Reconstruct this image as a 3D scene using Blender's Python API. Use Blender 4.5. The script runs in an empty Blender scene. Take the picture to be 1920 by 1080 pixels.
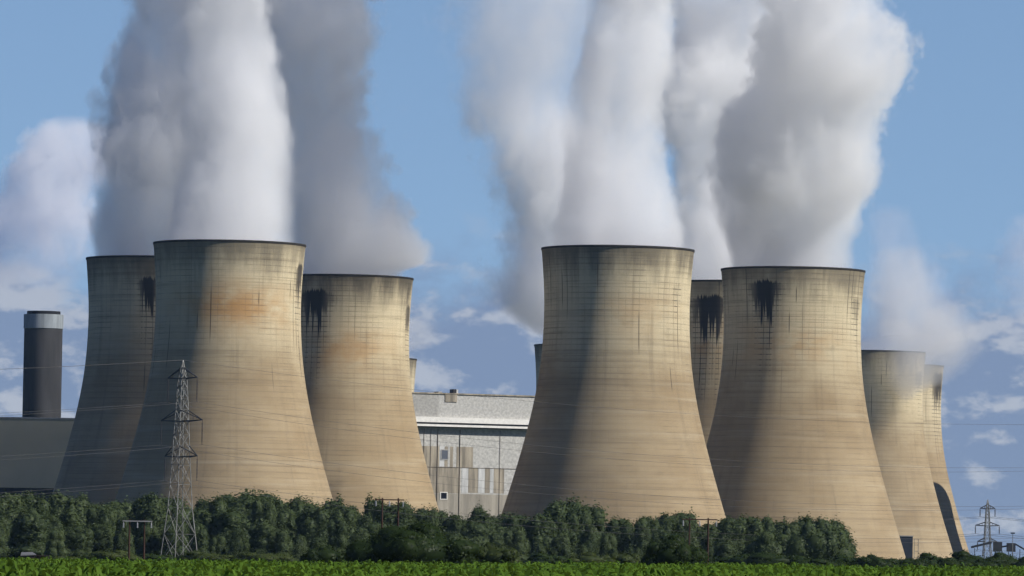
import bpy, bmesh, math, random
import numpy as np
from mathutils import Vector, Matrix, noise as mnoise

random.seed(11)
rng = np.random.default_rng(11)
C = bpy.context.scene.collection
S = bpy.context.scene
PI = math.pi
R = math.radians

# ------------------------------------------------------------------ camera
F, CAMH, HOR, ROLL = 10400.0, 2.6, 502.0, 0.0166     # focal length in photo pixels, eye height, horizon below centre, roll
cam = bpy.data.cameras.new('camera'); camo = bpy.data.objects.new('camera', cam); C.objects.link(camo)
cam.sensor_width = 36; cam.lens = 36 * F / 1920
cam.clip_start = 1; cam.clip_end = 80000
pitch = math.atan(HOR / F)
CM = Matrix.Translation((0, 0, CAMH)) @ Matrix.Rotation(PI / 2 + pitch, 4, 'X') @ Matrix.Rotation(ROLL, 4, 'Z')
camo.matrix_world = CM
S.camera = camo
CR = CM.to_3x3()

def at(u, v, d):
    """point of the world seen at photo pixel (u, v) on the upright plane y = d"""
    ray = CR @ Vector(((u - 960) / F, -(v - 540) / F, -1))
    return Vector((0, 0, CAMH)) + ray * (d / ray.y)

# ------------------------------------------------------------------ sun and sky
SUN_AZ, SUN_EL = 69.0, 38.0          # azimuth measured from behind the camera towards the right
sd = Vector((math.sin(R(SUN_AZ)) * math.cos(R(SUN_EL)), -math.cos(R(SUN_AZ)) * math.cos(R(SUN_EL)), math.sin(R(SUN_EL))))
sun = bpy.data.lights.new('sun', 'SUN'); suno = bpy.data.objects.new('sun', sun); C.objects.link(suno)
sun.energy = 5.0; sun.angle = R(0.53); sun.color = (1.0, 0.958, 0.895)
suno.rotation_euler = sd.to_track_quat('Z', 'Y').to_euler()
suno.location = sd * 3000

S.view_settings.view_transform = 'Standard'
try: S.view_settings.look = 'None'
except Exception: pass
S.view_settings.exposure = 0.0
S.view_settings.gamma = 1.0

class NT:
    """small helper for node trees"""
    def __init__(s, tree): s.t = tree; s.n = tree.nodes; s.l = tree.links
    def new(s, kind, **kw):
        n = s.n.new(kind)
        for k, v in kw.items(): setattr(n, k, v)
        return n
    def put(s, sock, val):
        if isinstance(val, bpy.types.NodeSocket): s.l.new(val, sock)
        elif isinstance(val, (tuple, list)) and len(val) == 3 and sock.type == 'RGBA': sock.default_value = (*val, 1)
        else: sock.default_value = val
    def math(s, op, a, b=0.0, c=0.0, clamp=False):
        n = s.new('ShaderNodeMath', operation=op); n.use_clamp = clamp
        s.put(n.inputs[0], a); s.put(n.inputs[1], b); s.put(n.inputs[2], c); return n.outputs[0]
    def mix(s, fac, a, b, blend='MIX'):
        n = s.new('ShaderNodeMix', data_type='RGBA', blend_type=blend)
        s.put(n.inputs[0], fac); s.put(n.inputs[6], a); s.put(n.inputs[7], b); return n.outputs[2]
    def noise(s, vec, scale, detail=4.0, rough=0.55, dim='3D'):
        n = s.new('ShaderNodeTexNoise', noise_dimensions=dim)
        s.l.new(vec, n.inputs['Vector']); s.put(n.inputs['Scale'], scale); s.put(n.inputs['Detail'], detail); s.put(n.inputs['Roughness'], rough)
        return n.outputs['Fac']
    def ss(s, val, lo, hi, o0=0.0, o1=1.0):
        n = s.new('ShaderNodeMapRange', interpolation_type='SMOOTHSTEP')
        s.put(n.inputs[0], val); s.put(n.inputs[1], lo); s.put(n.inputs[2], hi); s.put(n.inputs[3], o0); s.put(n.inputs[4], o1)
        return n.outputs[0]
    def xyz(s, x=0.0, y=0.0, z=0.0):
        n = s.new('ShaderNodeCombineXYZ'); s.put(n.inputs[0], x); s.put(n.inputs[1], y); s.put(n.inputs[2], z); return n.outputs[0]
    def sep(s, vec):
        n = s.new('ShaderNodeSeparateXYZ'); s.l.new(vec, n.inputs[0]); return n.outputs
    def vmul(s, vec, m):
        n = s.new('ShaderNodeVectorMath', operation='MULTIPLY'); s.l.new(vec, n.inputs[0]); s.put(n.inputs[1], m); return n.outputs[0]
    def vadd(s, vec, m):
        n = s.new('ShaderNodeVectorMath', operation='ADD'); s.l.new(vec, n.inputs[0]); s.put(n.inputs[1], m); return n.outputs[0]

world = bpy.data.worlds.new('World'); S.world = world; world.use_nodes = True
w = NT(world.node_tree)
bg = w.n['Background']
tc = w.new('ShaderNodeTexCoord')
gx, gy, gz = w.sep(tc.outputs['Generated'])
sky = w.new('ShaderNodeTexSky', sky_type='NISHITA'); sky.sun_disc = False
sky.sun_elevation = R(SUN_EL); sky.sun_rotation = math.atan2(sd.x, sd.y)
sky.air_density = 1.0; sky.dust_density = 0.3; sky.ozone_density = 2.2; sky.altitude = 50
lift = w.math('ADD', w.math('MULTIPLY', w.math('MAXIMUM', gz, 0.0), 0.95), 0.13)   # the clear, deep blue low sky of the day
nv = w.new('ShaderNodeVectorMath', operation='NORMALIZE'); w.l.new(w.xyz(gx, gy, lift), nv.inputs[0]); w.l.new(nv.outputs[0], sky.inputs['Vector'])
skyc = w.mix(1.0, sky.outputs['Color'], (1.14, 1.20, 1.28), 'MULTIPLY')
# banks of far cumulus low in the sky
az = w.math('ARCTAN2', gx, gy)
p = w.xyz(w.math('MULTIPLY', az, 1.0), w.math('MULTIPLY', gz, 1.75), 0.3)
n1 = w.noise(p, 34.0, 7.0, 0.56)
n2 = w.noise(w.vadd(p, (3.1, 1.7, 0.0)), 88.0, 6.0, 0.6)
low = w.ss(gz, 0.024, 0.080, 0.265, -0.13)
high = w.ss(gz, 0.10, 0.35, 0.0, 0.10)
cov = w.math('ADD', w.math('ADD', w.math('MULTIPLY', n1, 0.75), w.math('MULTIPLY', n2, 0.25)), w.math('ADD', low, high))
cf = w.ss(cov, 0.47, 0.68)
# lit crests: compare the cover with the cover a little nearer the sun
p2 = w.vadd(p, (0.0035, 0.0050, 0.0))
m1 = w.noise(p2, 34.0, 7.0, 0.56); m2 = w.noise(w.vadd(p2, (3.1, 1.7, 0.0)), 88.0, 6.0, 0.6)
cov2 = w.math('ADD', w.math('MULTIPLY', m1, 0.75), w.math('MULTIPLY', m2, 0.25))
cov1 = w.math('ADD', w.math('MULTIPLY', n1, 0.75), w.math('MULTIPLY', n2, 0.25))
lit = w.ss(w.math('SUBTRACT', cov1, cov2), -0.01, 0.080)
cl = w.mix(lit, (2.05, 2.65, 4.2), (5.0, 5.2, 5.9))
skyc = w.mix(w.math('MULTIPLY', cf, 0.80), skyc, cl)
# unseen dull blue cloud added above and behind the camera to cut fill light
over = w.ss(w.math('ADD', gz, w.math('MULTIPLY', n1, 0.12)), 0.22, 0.42)
back = w.ss(w.math('ADD', gy, w.math('MULTIPLY', n1, 0.2)), 0.84, 1.04, 1.0, 0.0)
dull = w.math('MAXIMUM', over, back)
gn = w.noise(w.vmul(tc.outputs['Generated'], (1, 1, 2.2)), 3.0, 5.0, 0.55)
skyc = w.mix(w.math('MULTIPLY', dull, 0.9), skyc, w.mix(w.ss(gn, 0.35, 0.65), (0.36, 0.72, 1.95), (0.75, 1.38, 3.5)))
w.l.new(skyc, bg.inputs['Color']); bg.inputs['Strength'].default_value = 0.095

cy = S.cycles
cy.use_denoising = True
try: cy.denoiser = 'OPENIMAGEDENOISE'
except Exception: pass
cy.max_bounces = 14; cy.diffuse_bounces = 3; cy.glossy_bounces = 2; cy.transmission_bounces = 4; cy.volume_bounces = 10
cy.transparent_max_bounces = 16
cy.use_adaptive_sampling = True; cy.adaptive_threshold = 0.035
cy.volume_step_rate = 0.16; cy.volume_max_steps = 512
cy.caustics_reflective = False; cy.caustics_refractive = False

# ------------------------------------------------------------------ helpers
def tag(o, label=None, cat=None, group=None, kind=None):
    if label: o['label'] = label
    if cat: o['category'] = cat
    if group: o['group'] = group
    if kind: o['kind'] = kind
    return o

def empty(name, loc=(0, 0, 0), rz=0.0):
    o = bpy.data.objects.new(name, None); C.objects.link(o); o.location = loc; o.rotation_euler = (0, 0, rz); o.empty_display_size = 2
    return o

def obj(name, mesh, mats, parent=None):
    o = bpy.data.objects.new(name, mesh); C.objects.link(o)
    for m in (mats if isinstance(mats, (list, tuple)) else [mats]):
        if m.name not in [x.name for x in mesh.materials if x]: mesh.materials.append(m)
    if parent: o.parent = parent
    return o

def npmesh(name, verts, faces, smooth=False, matidx=None):
    """fast mesh from arrays; faces (n, 3 or 4)"""
    verts = np.asarray(verts, dtype=np.float32); faces = np.asarray(faces, dtype=np.int32)
    me = bpy.data.meshes.new(name)
    k = faces.shape[1]
    me.vertices.add(len(verts)); me.vertices.foreach_set('co', verts.ravel())
    me.loops.add(faces.size); me.loops.foreach_set('vertex_index', faces.ravel())
    me.polygons.add(len(faces)); me.polygons.foreach_set('loop_start', np.arange(0, faces.size, k, dtype=np.int32))
    if matidx is not None: me.polygons.foreach_set('material_index', np.asarray(matidx, dtype=np.int32))
    if smooth: me.polygons.foreach_set('use_smooth', np.ones(len(faces), dtype=bool))
    me.update(calc_edges=True); me.validate()
    return me

class MB:
    """collects boxes, bars and tubes into one mesh"""
    def __init__(s): s.bm = bmesh.new()
    def box(s, x0, x1, y0, y1, z0, z1):
        vs = [s.bm.verts.new(p) for p in ((x0,y0,z0),(x1,y0,z0),(x1,y1,z0),(x0,y1,z0),(x0,y0,z1),(x1,y0,z1),(x1,y1,z1),(x0,y1,z1))]
        for f in ((3,2,1,0),(4,5,6,7),(0,1,5,4),(1,2,6,5),(2,3,7,6),(3,0,4,7)): s.bm.faces.new([vs[i] for i in f])
        return s
    def bar(s, a, b, r, r2=None, n=4):
        a, b = Vector(a), Vector(b); r2 = r if r2 is None else r2
        d = (b - a).normalized(); e = d.orthogonal().normalized(); f = d.cross(e)
        ra = [s.bm.verts.new(a + (e * math.cos(t) + f * math.sin(t)) * r) for t in [2 * PI * i / n for i in range(n)]]
        rb = [s.bm.verts.new(b + (e * math.cos(t) + f * math.sin(t)) * r2) for t in [2 * PI * i / n for i in range(n)]]
        for i in range(n): s.bm.faces.new((ra[i], ra[(i + 1) % n], rb[(i + 1) % n], rb[i]))
        s.bm.faces.new(ra[::-1]); s.bm.faces.new(rb)
        return s
    def lathe(s, prof, n=96):
        rings = []
        for (r, z) in prof: rings.append([s.bm.verts.new((r * math.sin(2 * PI * i / n), -r * math.cos(2 * PI * i / n), z)) for i in range(n)])
        for a, b in zip(rings, rings[1:]):
            for i in range(n): s.bm.faces.new((a[i], a[(i + 1) % n], b[(i + 1) % n], b[i]))
        return s
    def cap(s, r, z, n=96):
        s.bm.faces.new([s.bm.verts.new((r * math.sin(2 * PI * i / n), -r * math.cos(2 * PI * i / n), z)) for i in range(n)]); return s
    def build(s, name, mat, parent=None, smooth=False):
        bmesh.ops.recalc_face_normals(s.bm, faces=s.bm.faces)
        me = bpy.data.meshes.new(name); s.bm.to_mesh(me); s.bm.free()
        if smooth:
            for p_ in me.polygons: p_.use_smooth = True
        return obj(name, me, mat, parent)

def copy_tree(o, parent=None):
    c = o.copy(); C.objects.link(c)
    if parent: c.parent = parent
    for ch in list(o.children): copy_tree(ch, c)
    return c

def fbm(p, octs=4):
    return mnoise.fractal(p, 1.0, 2.0, octs, noise_basis='PERLIN_ORIGINAL')

# ------------------------------------------------------------------ materials
def mat(name):
    m = bpy.data.materials.new(name); m.use_nodes = True
    t = NT(m.node_tree); return m, t, t.n['Principled BSDF']

def plain(name, col, rough=0.8, metal=0.0, var=0.25, scale=0.4, streak=False, spec=0.3):
    m, t, b = mat(name)
    c = t.new('ShaderNodeTexCoord').outputs['Object']
    v = t.vmul(c, (1, 1, 0.12)) if streak else c
    f = t.noise(v, scale, 5.0, 0.6)
    lo = tuple(x * (1 - var) for x in col); hi = tuple(min(1, x * (1 + var)) for x in col)
    t.put(b.inputs['Base Color'], t.mix(t.ss(f, 0.3, 0.7), lo, hi))
    b.inputs['Roughness'].default_value = rough; b.inputs['Metallic'].default_value = metal
    b.inputs['Specular IOR Level'].default_value = spec
    return m

TOWER_H = 116.0
def concrete(seed, stains, rust=0.6, rust_az=0.0, soot=1.0):
    """weathered cast concrete: lift rings, shutter joints, rust band, soot under the rim, black run-off stains"""
    m, t, b = mat('weathered_concrete')
    co = t.new('ShaderNodeTexCoord').outputs['Object']
    x, y, z = t.sep(co)
    ang = t.math('ARCTAN2', x, t.math('MULTIPLY', y, -1.0))
    s = t.math('MULTIPLY', ang, 27.0)                                    # metres round the shell
    cyl = t.xyz(s, z, seed * 13.7)
    base = t.noise(t.vmul(cyl, (0.05, 0.05, 1)), 1.0, 5.0, 0.6)
    col = t.mix(t.ss(base, 0.3, 0.7), (0.315, 0.236, 0.138), (0.395, 0.309, 0.190))
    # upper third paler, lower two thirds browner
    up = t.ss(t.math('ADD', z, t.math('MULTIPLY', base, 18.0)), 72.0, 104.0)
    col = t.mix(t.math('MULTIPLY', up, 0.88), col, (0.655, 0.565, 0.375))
    # vertical weather streaks
    st = t.noise(t.vmul(cyl, (0.42, 0.016, 1)), 1.0, 5.0, 0.65)
    col = t.mix(t.ss(st, 0.50, 0.76, 0.0, 0.36), col, (0.16, 0.125, 0.085))
    # horizontal lift bands, each of its own tone
    hb = t.noise(t.vmul(cyl, (0.012, 0.62, 1)), 1.0, 3.0, 0.7)
    col = t.mix(t.ss(hb, 0.47, 0.70, 0.0, 0.36), col, (0.19, 0.145, 0.09))
    hb2 = t.noise(t.vmul(cyl, (0.018, 0.30, 2)), 1.0, 2.0, 0.6)
    col = t.mix(t.ss(hb2, 0.54, 0.74, 0.0, 0.34), col, (0.47, 0.40, 0.28))
    # blotches
    bl = t.noise(t.vmul(cyl, (0.11, 0.11, 3)), 1.0, 6.0, 0.65)
    col = t.mix(t.ss(bl, 0.56, 0.78, 0.0, 0.30), col, (0.17, 0.135, 0.09))
    # rust band
    rn = t.noise(t.vmul(cyl, (0.075, 0.11, 4)), 1.0, 4.0, 0.6)
    rust_z = 89.0 + ((seed * 37) % 11 - 5) * 0.9
    dz = t.math('DIVIDE', t.math('SUBTRACT', z, rust_z), 8.5)
    gb = t.math('POWER', 2.718, t.math('MULTIPLY', t.math('MULTIPLY', dz, dz), -1.0))
    da = t.math('DIVIDE', t.math('SUBTRACT', ang, rust_az), 0.9)
    ga = t.math('POWER', 2.718, t.math('MULTIPLY', t.math('MULTIPLY', da, da), -1.0))
    rf = t.math('MULTIPLY', t.math('MULTIPLY', gb, ga), t.ss(rn, 0.32, 0.64, 0.05 * rust, min(1.0, 1.3 * rust)))
    col = t.mix(rf, col, (0.47, 0.275, 0.115))
    # joints: rings every 2.1 m and 66 verticals, strongest near the top
    zf = t.math('FRACT', t.math('DIVIDE', z, 2.1))
    ring = t.ss(t.math('ABSOLUTE', t.math('SUBTRACT', zf, 0.5)), 0.36, 0.5)
    sf = t.math('FRACT', t.math('MULTIPLY', ang, 66 / (2 * PI)))
    vert = t.ss(t.math('ABSOLUTE', t.math('SUBTRACT', sf, 0.5)), 0.43, 0.5)
    jn = t.noise(t.vmul(cyl, (0.10, 0.07, 5)), 1.0, 4.0, 0.6)
    jw = t.ss(jn, 0.36, 0.68, 0.0, 1.0)
    upj = t.ss(z, 50.0, 98.0, 0.36, 0.60)
    jf = t.math('MULTIPLY', t.math('MULTIPLY', t.math('MAXIMUM', ring, t.math('MULTIPLY', vert, t.ss(z, 40.0, 104.0, 0.12, 0.75))), jw), upj)
    col = t.mix(jf, col, (0.115, 0.09, 0.06))
    grid = t.math('MAXIMUM', ring, vert)
    # a few joints that leak: long dark lines of their own length
    colid = t.math('FLOOR', t.math('ADD', t.math('MULTIPLY', ang, 66 / (2 * PI)), 0.5))
    wn = t.new('ShaderNodeTexWhiteNoise', noise_dimensions='2D'); t.l.new(t.xyz(colid, seed * 1.37), wn.inputs['Vector'])
    lr, lg, lb = t.sep(wn.outputs['Color'])
    lz = t.math('MULTIPLY_ADD', lg, 46.0, 66.0); ll = t.math('MULTIPLY_ADD', lb, 16.0, 3.0)
    leak = t.math('MULTIPLY', t.ss(t.math('ABSOLUTE', t.math('SUBTRACT', sf, 0.5)), 0.38, 0.48), t.math('MULTIPLY', t.ss(lr, 0.60, 0.80), t.ss(t.math('ABSOLUTE', t.math('SUBTRACT', z, lz)), t.math('MULTIPLY', ll, 0.4), ll, 1.0, 0.0)))
    col = t.mix(t.math('MULTIPLY', leak, 0.72), col, (0.03, 0.026, 0.022))
    # soot below the rim, running down in tongues
    sn = t.noise(t.vmul(cyl, (0.16, 0.03, 6)), 1.0, 5.0, 0.65)
    sz = t.math('ADD', z, t.math('MULTIPLY', t.math('SUBTRACT', sn, 0.5), 26.0))
    col = t.mix(t.ss(sz, 101.0, 116.5, 0.0, 0.78 * soot), col, (0.075, 0.066, 0.052))
    # run-off stains
    for (a0, wid, ztop, ln, dens) in stains:
        ds = t.math('SUBTRACT', s, 27.0 * a0)
        env = t.ss(t.math('ABSOLUTE', ds), wid * 0.14, wid * 0.60, 1.0, 0.0)
        dn = t.noise(t.xyz(t.math('MULTIPLY', ds, 0.75), seed * 3.1, a0 * 9), 1.0, 4.0, 0.7)
        dn2 = t.noise(t.xyz(t.math('MULTIPLY', ds, 1.5), seed * 5.3, a0 * 7 + 4), 1.0, 3.0, 0.7)
        drip = t.math('MULTIPLY', t.math('MULTIPLY', env, ln), t.ss(dn, 0.28, 0.70, 0.30, 1.25))
        zt = t.math('ADD', t.math('MULTIPLY_ADD', env, 2.5, ztop - 3.0), t.math('MULTIPLY', t.math('SUBTRACT', dn2, 0.5), 6.5))
        below = t.ss(z, t.math('SUBTRACT', zt, 0.5), t.math('ADD', zt, 0.5), 1.0, 0.0)
        zb = t.math('SUBTRACT', zt, drip)
        blob = t.math('MULTIPLY', t.math('MULTIPLY', below, t.ss(z, t.math('SUBTRACT', zb, 1.6), t.math('ADD', zb, 1.6))), env)
        zg = t.math('SUBTRACT', zt, t.math('ADD', 4.0, t.math('MULTIPLY', drip, 2.2)))
        trail = t.math('MULTIPLY', t.math('MULTIPLY', t.math('MULTIPLY', below, t.ss(z, zg, t.math('ADD', zg, 9.0))), grid),
                       t.ss(t.math('ABSOLUTE', ds), wid * 0.5, wid * 0.85, 1.0, 0.0))
        f = t.math('MULTIPLY', t.math('MAXIMUM', t.math('MULTIPLY', blob, dens), t.math('MULTIPLY', trail, 0.75)), 0.97, clamp=True)
        col = t.mix(f, col, (0.012, 0.012, 0.017))
    t.put(b.inputs['Base Color'], col)
    b.inputs['Roughness'].default_value = 0.93; b.inputs['Specular IOR Level'].default_value = 0.12
    bp = t.new('ShaderNodeBump'); bp.inputs['Distance'].default_value = 0.12; bp.inputs['Strength'].default_value = 0.15
    t.l.new(t.math('SUBTRACT', t.math('MULTIPLY', hb, 1.2), t.math('MULTIPLY', grid, 0.8)), bp.inputs['Height']); t.l.new(bp.outputs[0], b.inputs['Normal'])
    return m

def leafmat(name, lo, hi, trans=0.3, scale=0.6):
    m, t, b = mat(name)
    oi = t.new('ShaderNodeObjectInfo')
    co = t.new('ShaderNodeTexCoord').outputs['Object']
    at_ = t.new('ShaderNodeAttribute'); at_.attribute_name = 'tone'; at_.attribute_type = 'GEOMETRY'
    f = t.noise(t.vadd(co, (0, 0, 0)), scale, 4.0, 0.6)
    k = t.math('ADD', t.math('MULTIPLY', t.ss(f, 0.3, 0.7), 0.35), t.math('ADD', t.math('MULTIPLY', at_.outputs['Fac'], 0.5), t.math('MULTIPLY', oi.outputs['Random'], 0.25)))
    col = t.mix(k, lo, hi)
    d = t.new('ShaderNodeBsdfDiffuse'); tr = t.new('ShaderNodeBsdfTranslucent')
    t.l.new(col, d.inputs['Color']); t.l.new(t.mix(0.5, col, (0.12, 0.16, 0.02)), tr.inputs['Color'])
    gl = t.new('ShaderNodeBsdfGlossy'); gl.inputs['Roughness'].default_value = 0.45; gl.inputs['Color'].default_value = (0.4, 0.42, 0.4, 1)
    mx = t.new('ShaderNodeMixShader'); mx.inputs[0].default_value = trans
    t.l.new(d.outputs[0], mx.inputs[1]); t.l.new(tr.outputs[0], mx.inputs[2])
    mx2 = t.new('ShaderNodeMixShader'); mx2.inputs[0].default_value = 0.015
    t.l.new(mx.outputs[0], mx2.inputs[1]); t.l.new(gl.outputs[0], mx2.inputs[2])
    t.l.new(mx2.outputs[0], t.n['Material Output'].inputs['Surface']); t.n.remove(b)
    return m

def steammat(name, dens, col=(0.985, 0.985, 0.985), g=0.15):
    m = bpy.data.materials.new(name); m.use_nodes = True
    t = NT(m.node_tree); t.n.remove(t.n['Principled BSDF'])
    v = t.new('ShaderNodeVolumeScatter'); v.inputs['Color'].default_value = (*col, 1); v.inputs['Density'].default_value = dens; v.inputs['Anisotropy'].default_value = g
    t.l.new(v.outputs[0], t.n['Material Output'].inputs['Volume'])
    return m

M = dict(
    rim=plain('sooty_rim_concrete', (0.03, 0.026, 0.022), 0.95),
    stack=plain('sooty_stack_concrete', (0.048, 0.047, 0.048), 0.95, scale=0.15, streak=True, var=0.35),
    stack_band=plain('pale_grey_stack_paint', (0.27, 0.30, 0.32), 0.8, scale=0.3, streak=True),
    stack_cap=plain('black_stack_cap', (0.012, 0.012, 0.014), 0.9),
    olive=plain('olive_grey_cladding', (0.46, 0.42, 0.29), 0.7, scale=0.03, var=0.10),
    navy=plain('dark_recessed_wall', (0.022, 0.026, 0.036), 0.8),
    clad=plain('pale_grey_cladding', (0.475, 0.465, 0.43), 0.75, scale=0.9, var=0.2),
    clad_dim=plain('dull_grey_cladding', (0.37, 0.36, 0.33), 0.75, scale=0.8, var=0.2),
    stainpan=plain('brown_stained_cladding', (0.31, 0.27, 0.205), 0.8, scale=0.35, streak=True, var=0.4),
    basepan=plain('weathered_concrete_base', (0.32, 0.29, 0.235), 0.85, scale=0.3, streak=True, var=0.25),
    whitepan=plain('white_panel_paint', (0.55, 0.55, 0.53), 0.7, scale=0.5, streak=True, var=0.18),
    white=plain('white_flashing', (0.80, 0.78, 0.72), 0.6, scale=0.6, var=0.08),
    darkmetal=plain('dark_painted_metal', (0.03, 0.03, 0.033), 0.6),
    pipe=plain('rusty_pipe', (0.16, 0.13, 0.10), 0.8),
    glass=plain('dull_window_glass', (0.12, 0.13, 0.15), 0.2, var=0.1, spec=0.5),
    darkglass=plain('dark_window_opening', (0.008, 0.008, 0.014), 0.3, var=0.1),
    steel=plain('galvanised_steel', (0.21, 0.21, 0.195), 0.55, 0.25, var=0.35, scale=0.8),
    armsteel=plain('dull_dark_steel', (0.045, 0.047, 0.05), 0.6, 0.2),
    insul=plain('brown_glazed_insulator', (0.05, 0.042, 0.04), 0.3),
    wire=plain('aluminium_conductor', (0.10, 0.095, 0.09), 0.5, 0.5, var=0.1),
    wood=plain('creosoted_pole_wood', (0.055, 0.028, 0.018), 0.9, scale=2.0, streak=True),
    whitearm=plain('weathered_white_crossarm', (0.30, 0.30, 0.29), 0.6, var=0.15),
    porcelain=plain('white_porcelain', (0.45, 0.45, 0.46), 0.3, var=0.1),
    bark=plain('grey_brown_bark', (0.07, 0.055, 0.04), 0.95, scale=2.0, streak=True),
    shedroof=plain('pale_shed_roof', (0.13, 0.13, 0.13), 0.7),
    shedwall=plain('dark_shed_boards', (0.035, 0.025, 0.02), 0.9),
    leaf=leafmat('willow_foliage', (0.032, 0.050, 0.020), (0.096, 0.125, 0.052), 0.22, 0.45),
    leaf2=leafmat('dark_hawthorn_foliage', (0.010, 0.019, 0.006), (0.040, 0.062, 0.016), 0.18, 0.6),
    leaf3=leafmat('scrub_foliage', (0.022, 0.034, 0.010), (0.075, 0.095, 0.026), 0.22, 0.6),
    crop=leafmat('maize_leaf', (0.024, 0.066, 0.009), (0.125, 0.215, 0.026), 0.34, 0.25),
)
def groundmat():
    m, t, b = mat('field_soil_and_grass')
    co = t.new('ShaderNodeTexCoord').outputs['Object']
    a = t.noise(co, 0.02, 6.0, 0.6); c = t.noise(co, 1.1, 4.0, 0.6)
    col = t.mix(t.ss(a, 0.35, 0.65), (0.035, 0.060, 0.020), (0.058, 0.072, 0.028))
    col = t.mix(t.ss(c, 0.45, 0.75), col, (0.06, 0.045, 0.025))
    t.put(b.inputs['Base Color'], col); b.inputs['Roughness'].default_value = 1.0; b.inputs['Specular IOR Level'].default_value = 0.1
    return m

# ------------------------------------------------------------------ ground
def gz_at(x, y):
    k = min(1, max(0, (y - 480) / 400)); k = 1 - k * k * (3 - 2 * k)
    kx = max(-120, min(120, x))
    return 0.0085 * kx * k
xs = [-4000, -2500, -1000, -500, -250, -120, -80, -40, 0, 40, 80, 120, 250, 500, 1000, 2500, 4000]
ys = [-400, -200, -50, 0, 50, 100, 200, 300, 400, 480] + [520 + 40 * i for i in range(10)] + [1000, 1300, 1700, 2200, 3000, 4000, 4800, 5400]
gv = [(x, y, gz_at(x, y)) for y in ys for x in xs]
nx = len(xs)
gf = [(j * nx + i, j * nx + i + 1, (j + 1) * nx + i + 1, (j + 1) * nx + i) for j in range(len(ys) - 1) for i in range(nx - 1)]
tag(obj('ground', npmesh('ground', gv, gf, True), groundmat()), 'flat farmland running out to the power station', kind='structure')

# ------------------------------------------------------------------ cooling towers
PZ = [0, 10, 22, 28, 39, 51, 65, 75, 82, 92, 99, 107, 116]
PR = [46.8, 43.7, 39.9, 38.05, 34.9, 31.7, 28.8, 27.5, 27.0, 26.65, 26.75, 27.3, 28.1]
def smooth_profile(n):
    z = np.linspace(0, TOWER_H, n); r = np.interp(z, PZ, PR)
    for _ in range(3 if n > 50 else 1):
        k = np.convolve(np.pad(r, 3, mode='reflect', reflect_type='odd'), np.ones(7) / 7, 'valid'); r = k
    return z, r
TZ, TR = smooth_profile(72)
def tower(u, vtop, label, stains, seed, rust=0.6, rust_az=0.1, soot=1.0):
    # distance from the height of the rim in the photograph
    du, dv = u - 960, vtop - 540
    dy = dv - ROLL * du
    d = F * (TOWER_H - CAMH) / (HOR - dy)
    x = at(u, vtop, d).x
    root = empty('cooling_tower', (x, d, 0))
    tag(root, label, 'cooling tower', 'hyperbolic cooling towers of the power station')
    prof = [(r, z) for z, r in zip(TZ, TR)]
    inner = [(r - 0.7, z) for z, r in zip(TZ[::-1], TR[::-1]) if z > 60]
    mb = MB(); mb.lathe(prof[:-1] + [(prof[-1][0], TOWER_H - 0.75)], 160); 
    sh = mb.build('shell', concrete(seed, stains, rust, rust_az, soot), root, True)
    rt = TR[-1]
    mr = MB(); mr.lathe([(rt + 0.02, TOWER_H - 0.75), (rt + 0.18, TOWER_H - 0.72), (rt + 0.2, TOWER_H), (rt - 0.7, TOWER_H)] + inner, 160)
    mr.build('rim', M['rim'], root, False)
    return (x, d)

T = {}
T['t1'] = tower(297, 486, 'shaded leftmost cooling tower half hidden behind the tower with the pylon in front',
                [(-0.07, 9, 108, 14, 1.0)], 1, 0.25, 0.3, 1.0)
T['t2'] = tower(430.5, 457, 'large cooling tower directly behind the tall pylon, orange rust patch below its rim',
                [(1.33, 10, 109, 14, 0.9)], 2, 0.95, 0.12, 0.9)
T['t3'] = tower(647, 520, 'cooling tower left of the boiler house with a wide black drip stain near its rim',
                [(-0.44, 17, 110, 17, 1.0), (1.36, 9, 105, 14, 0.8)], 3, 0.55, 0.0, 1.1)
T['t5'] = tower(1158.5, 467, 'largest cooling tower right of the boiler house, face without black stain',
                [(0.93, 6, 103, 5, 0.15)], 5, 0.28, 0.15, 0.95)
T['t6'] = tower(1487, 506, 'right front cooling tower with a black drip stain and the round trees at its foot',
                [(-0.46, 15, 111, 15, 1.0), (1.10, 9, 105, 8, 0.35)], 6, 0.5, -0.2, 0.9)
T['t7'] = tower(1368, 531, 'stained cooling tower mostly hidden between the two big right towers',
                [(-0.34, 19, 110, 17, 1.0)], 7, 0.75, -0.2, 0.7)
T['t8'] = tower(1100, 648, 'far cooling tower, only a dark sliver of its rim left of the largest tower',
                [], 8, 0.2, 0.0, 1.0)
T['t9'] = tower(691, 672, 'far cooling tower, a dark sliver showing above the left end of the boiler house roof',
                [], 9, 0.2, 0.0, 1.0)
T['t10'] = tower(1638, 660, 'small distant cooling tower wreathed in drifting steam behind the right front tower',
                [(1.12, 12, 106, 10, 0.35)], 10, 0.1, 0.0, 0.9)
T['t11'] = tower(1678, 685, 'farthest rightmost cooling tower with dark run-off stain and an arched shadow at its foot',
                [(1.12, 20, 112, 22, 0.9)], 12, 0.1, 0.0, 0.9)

xq, yq = 339.0, 3118.0
root = empty('cooling_tower', (xq, yq, 0)); tag(root, 'cooling tower just beyond the right edge, shading the foot of the farthest one', 'cooling tower', 'hyperbolic cooling towers of the power station')
for src in [o for o in bpy.data.objects if o.parent and o.parent.get('label', '').startswith('farthest rightmost')]:
    c = src.copy(); C.objects.link(c); c.parent = root

# ------------------------------------------------------------------ smokestack and station blocks
def local_frame(u0, v0, d, rz):
    root_loc = at(u0, v0, d); return Vector((root_loc.x, d, 0)), rz

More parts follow.
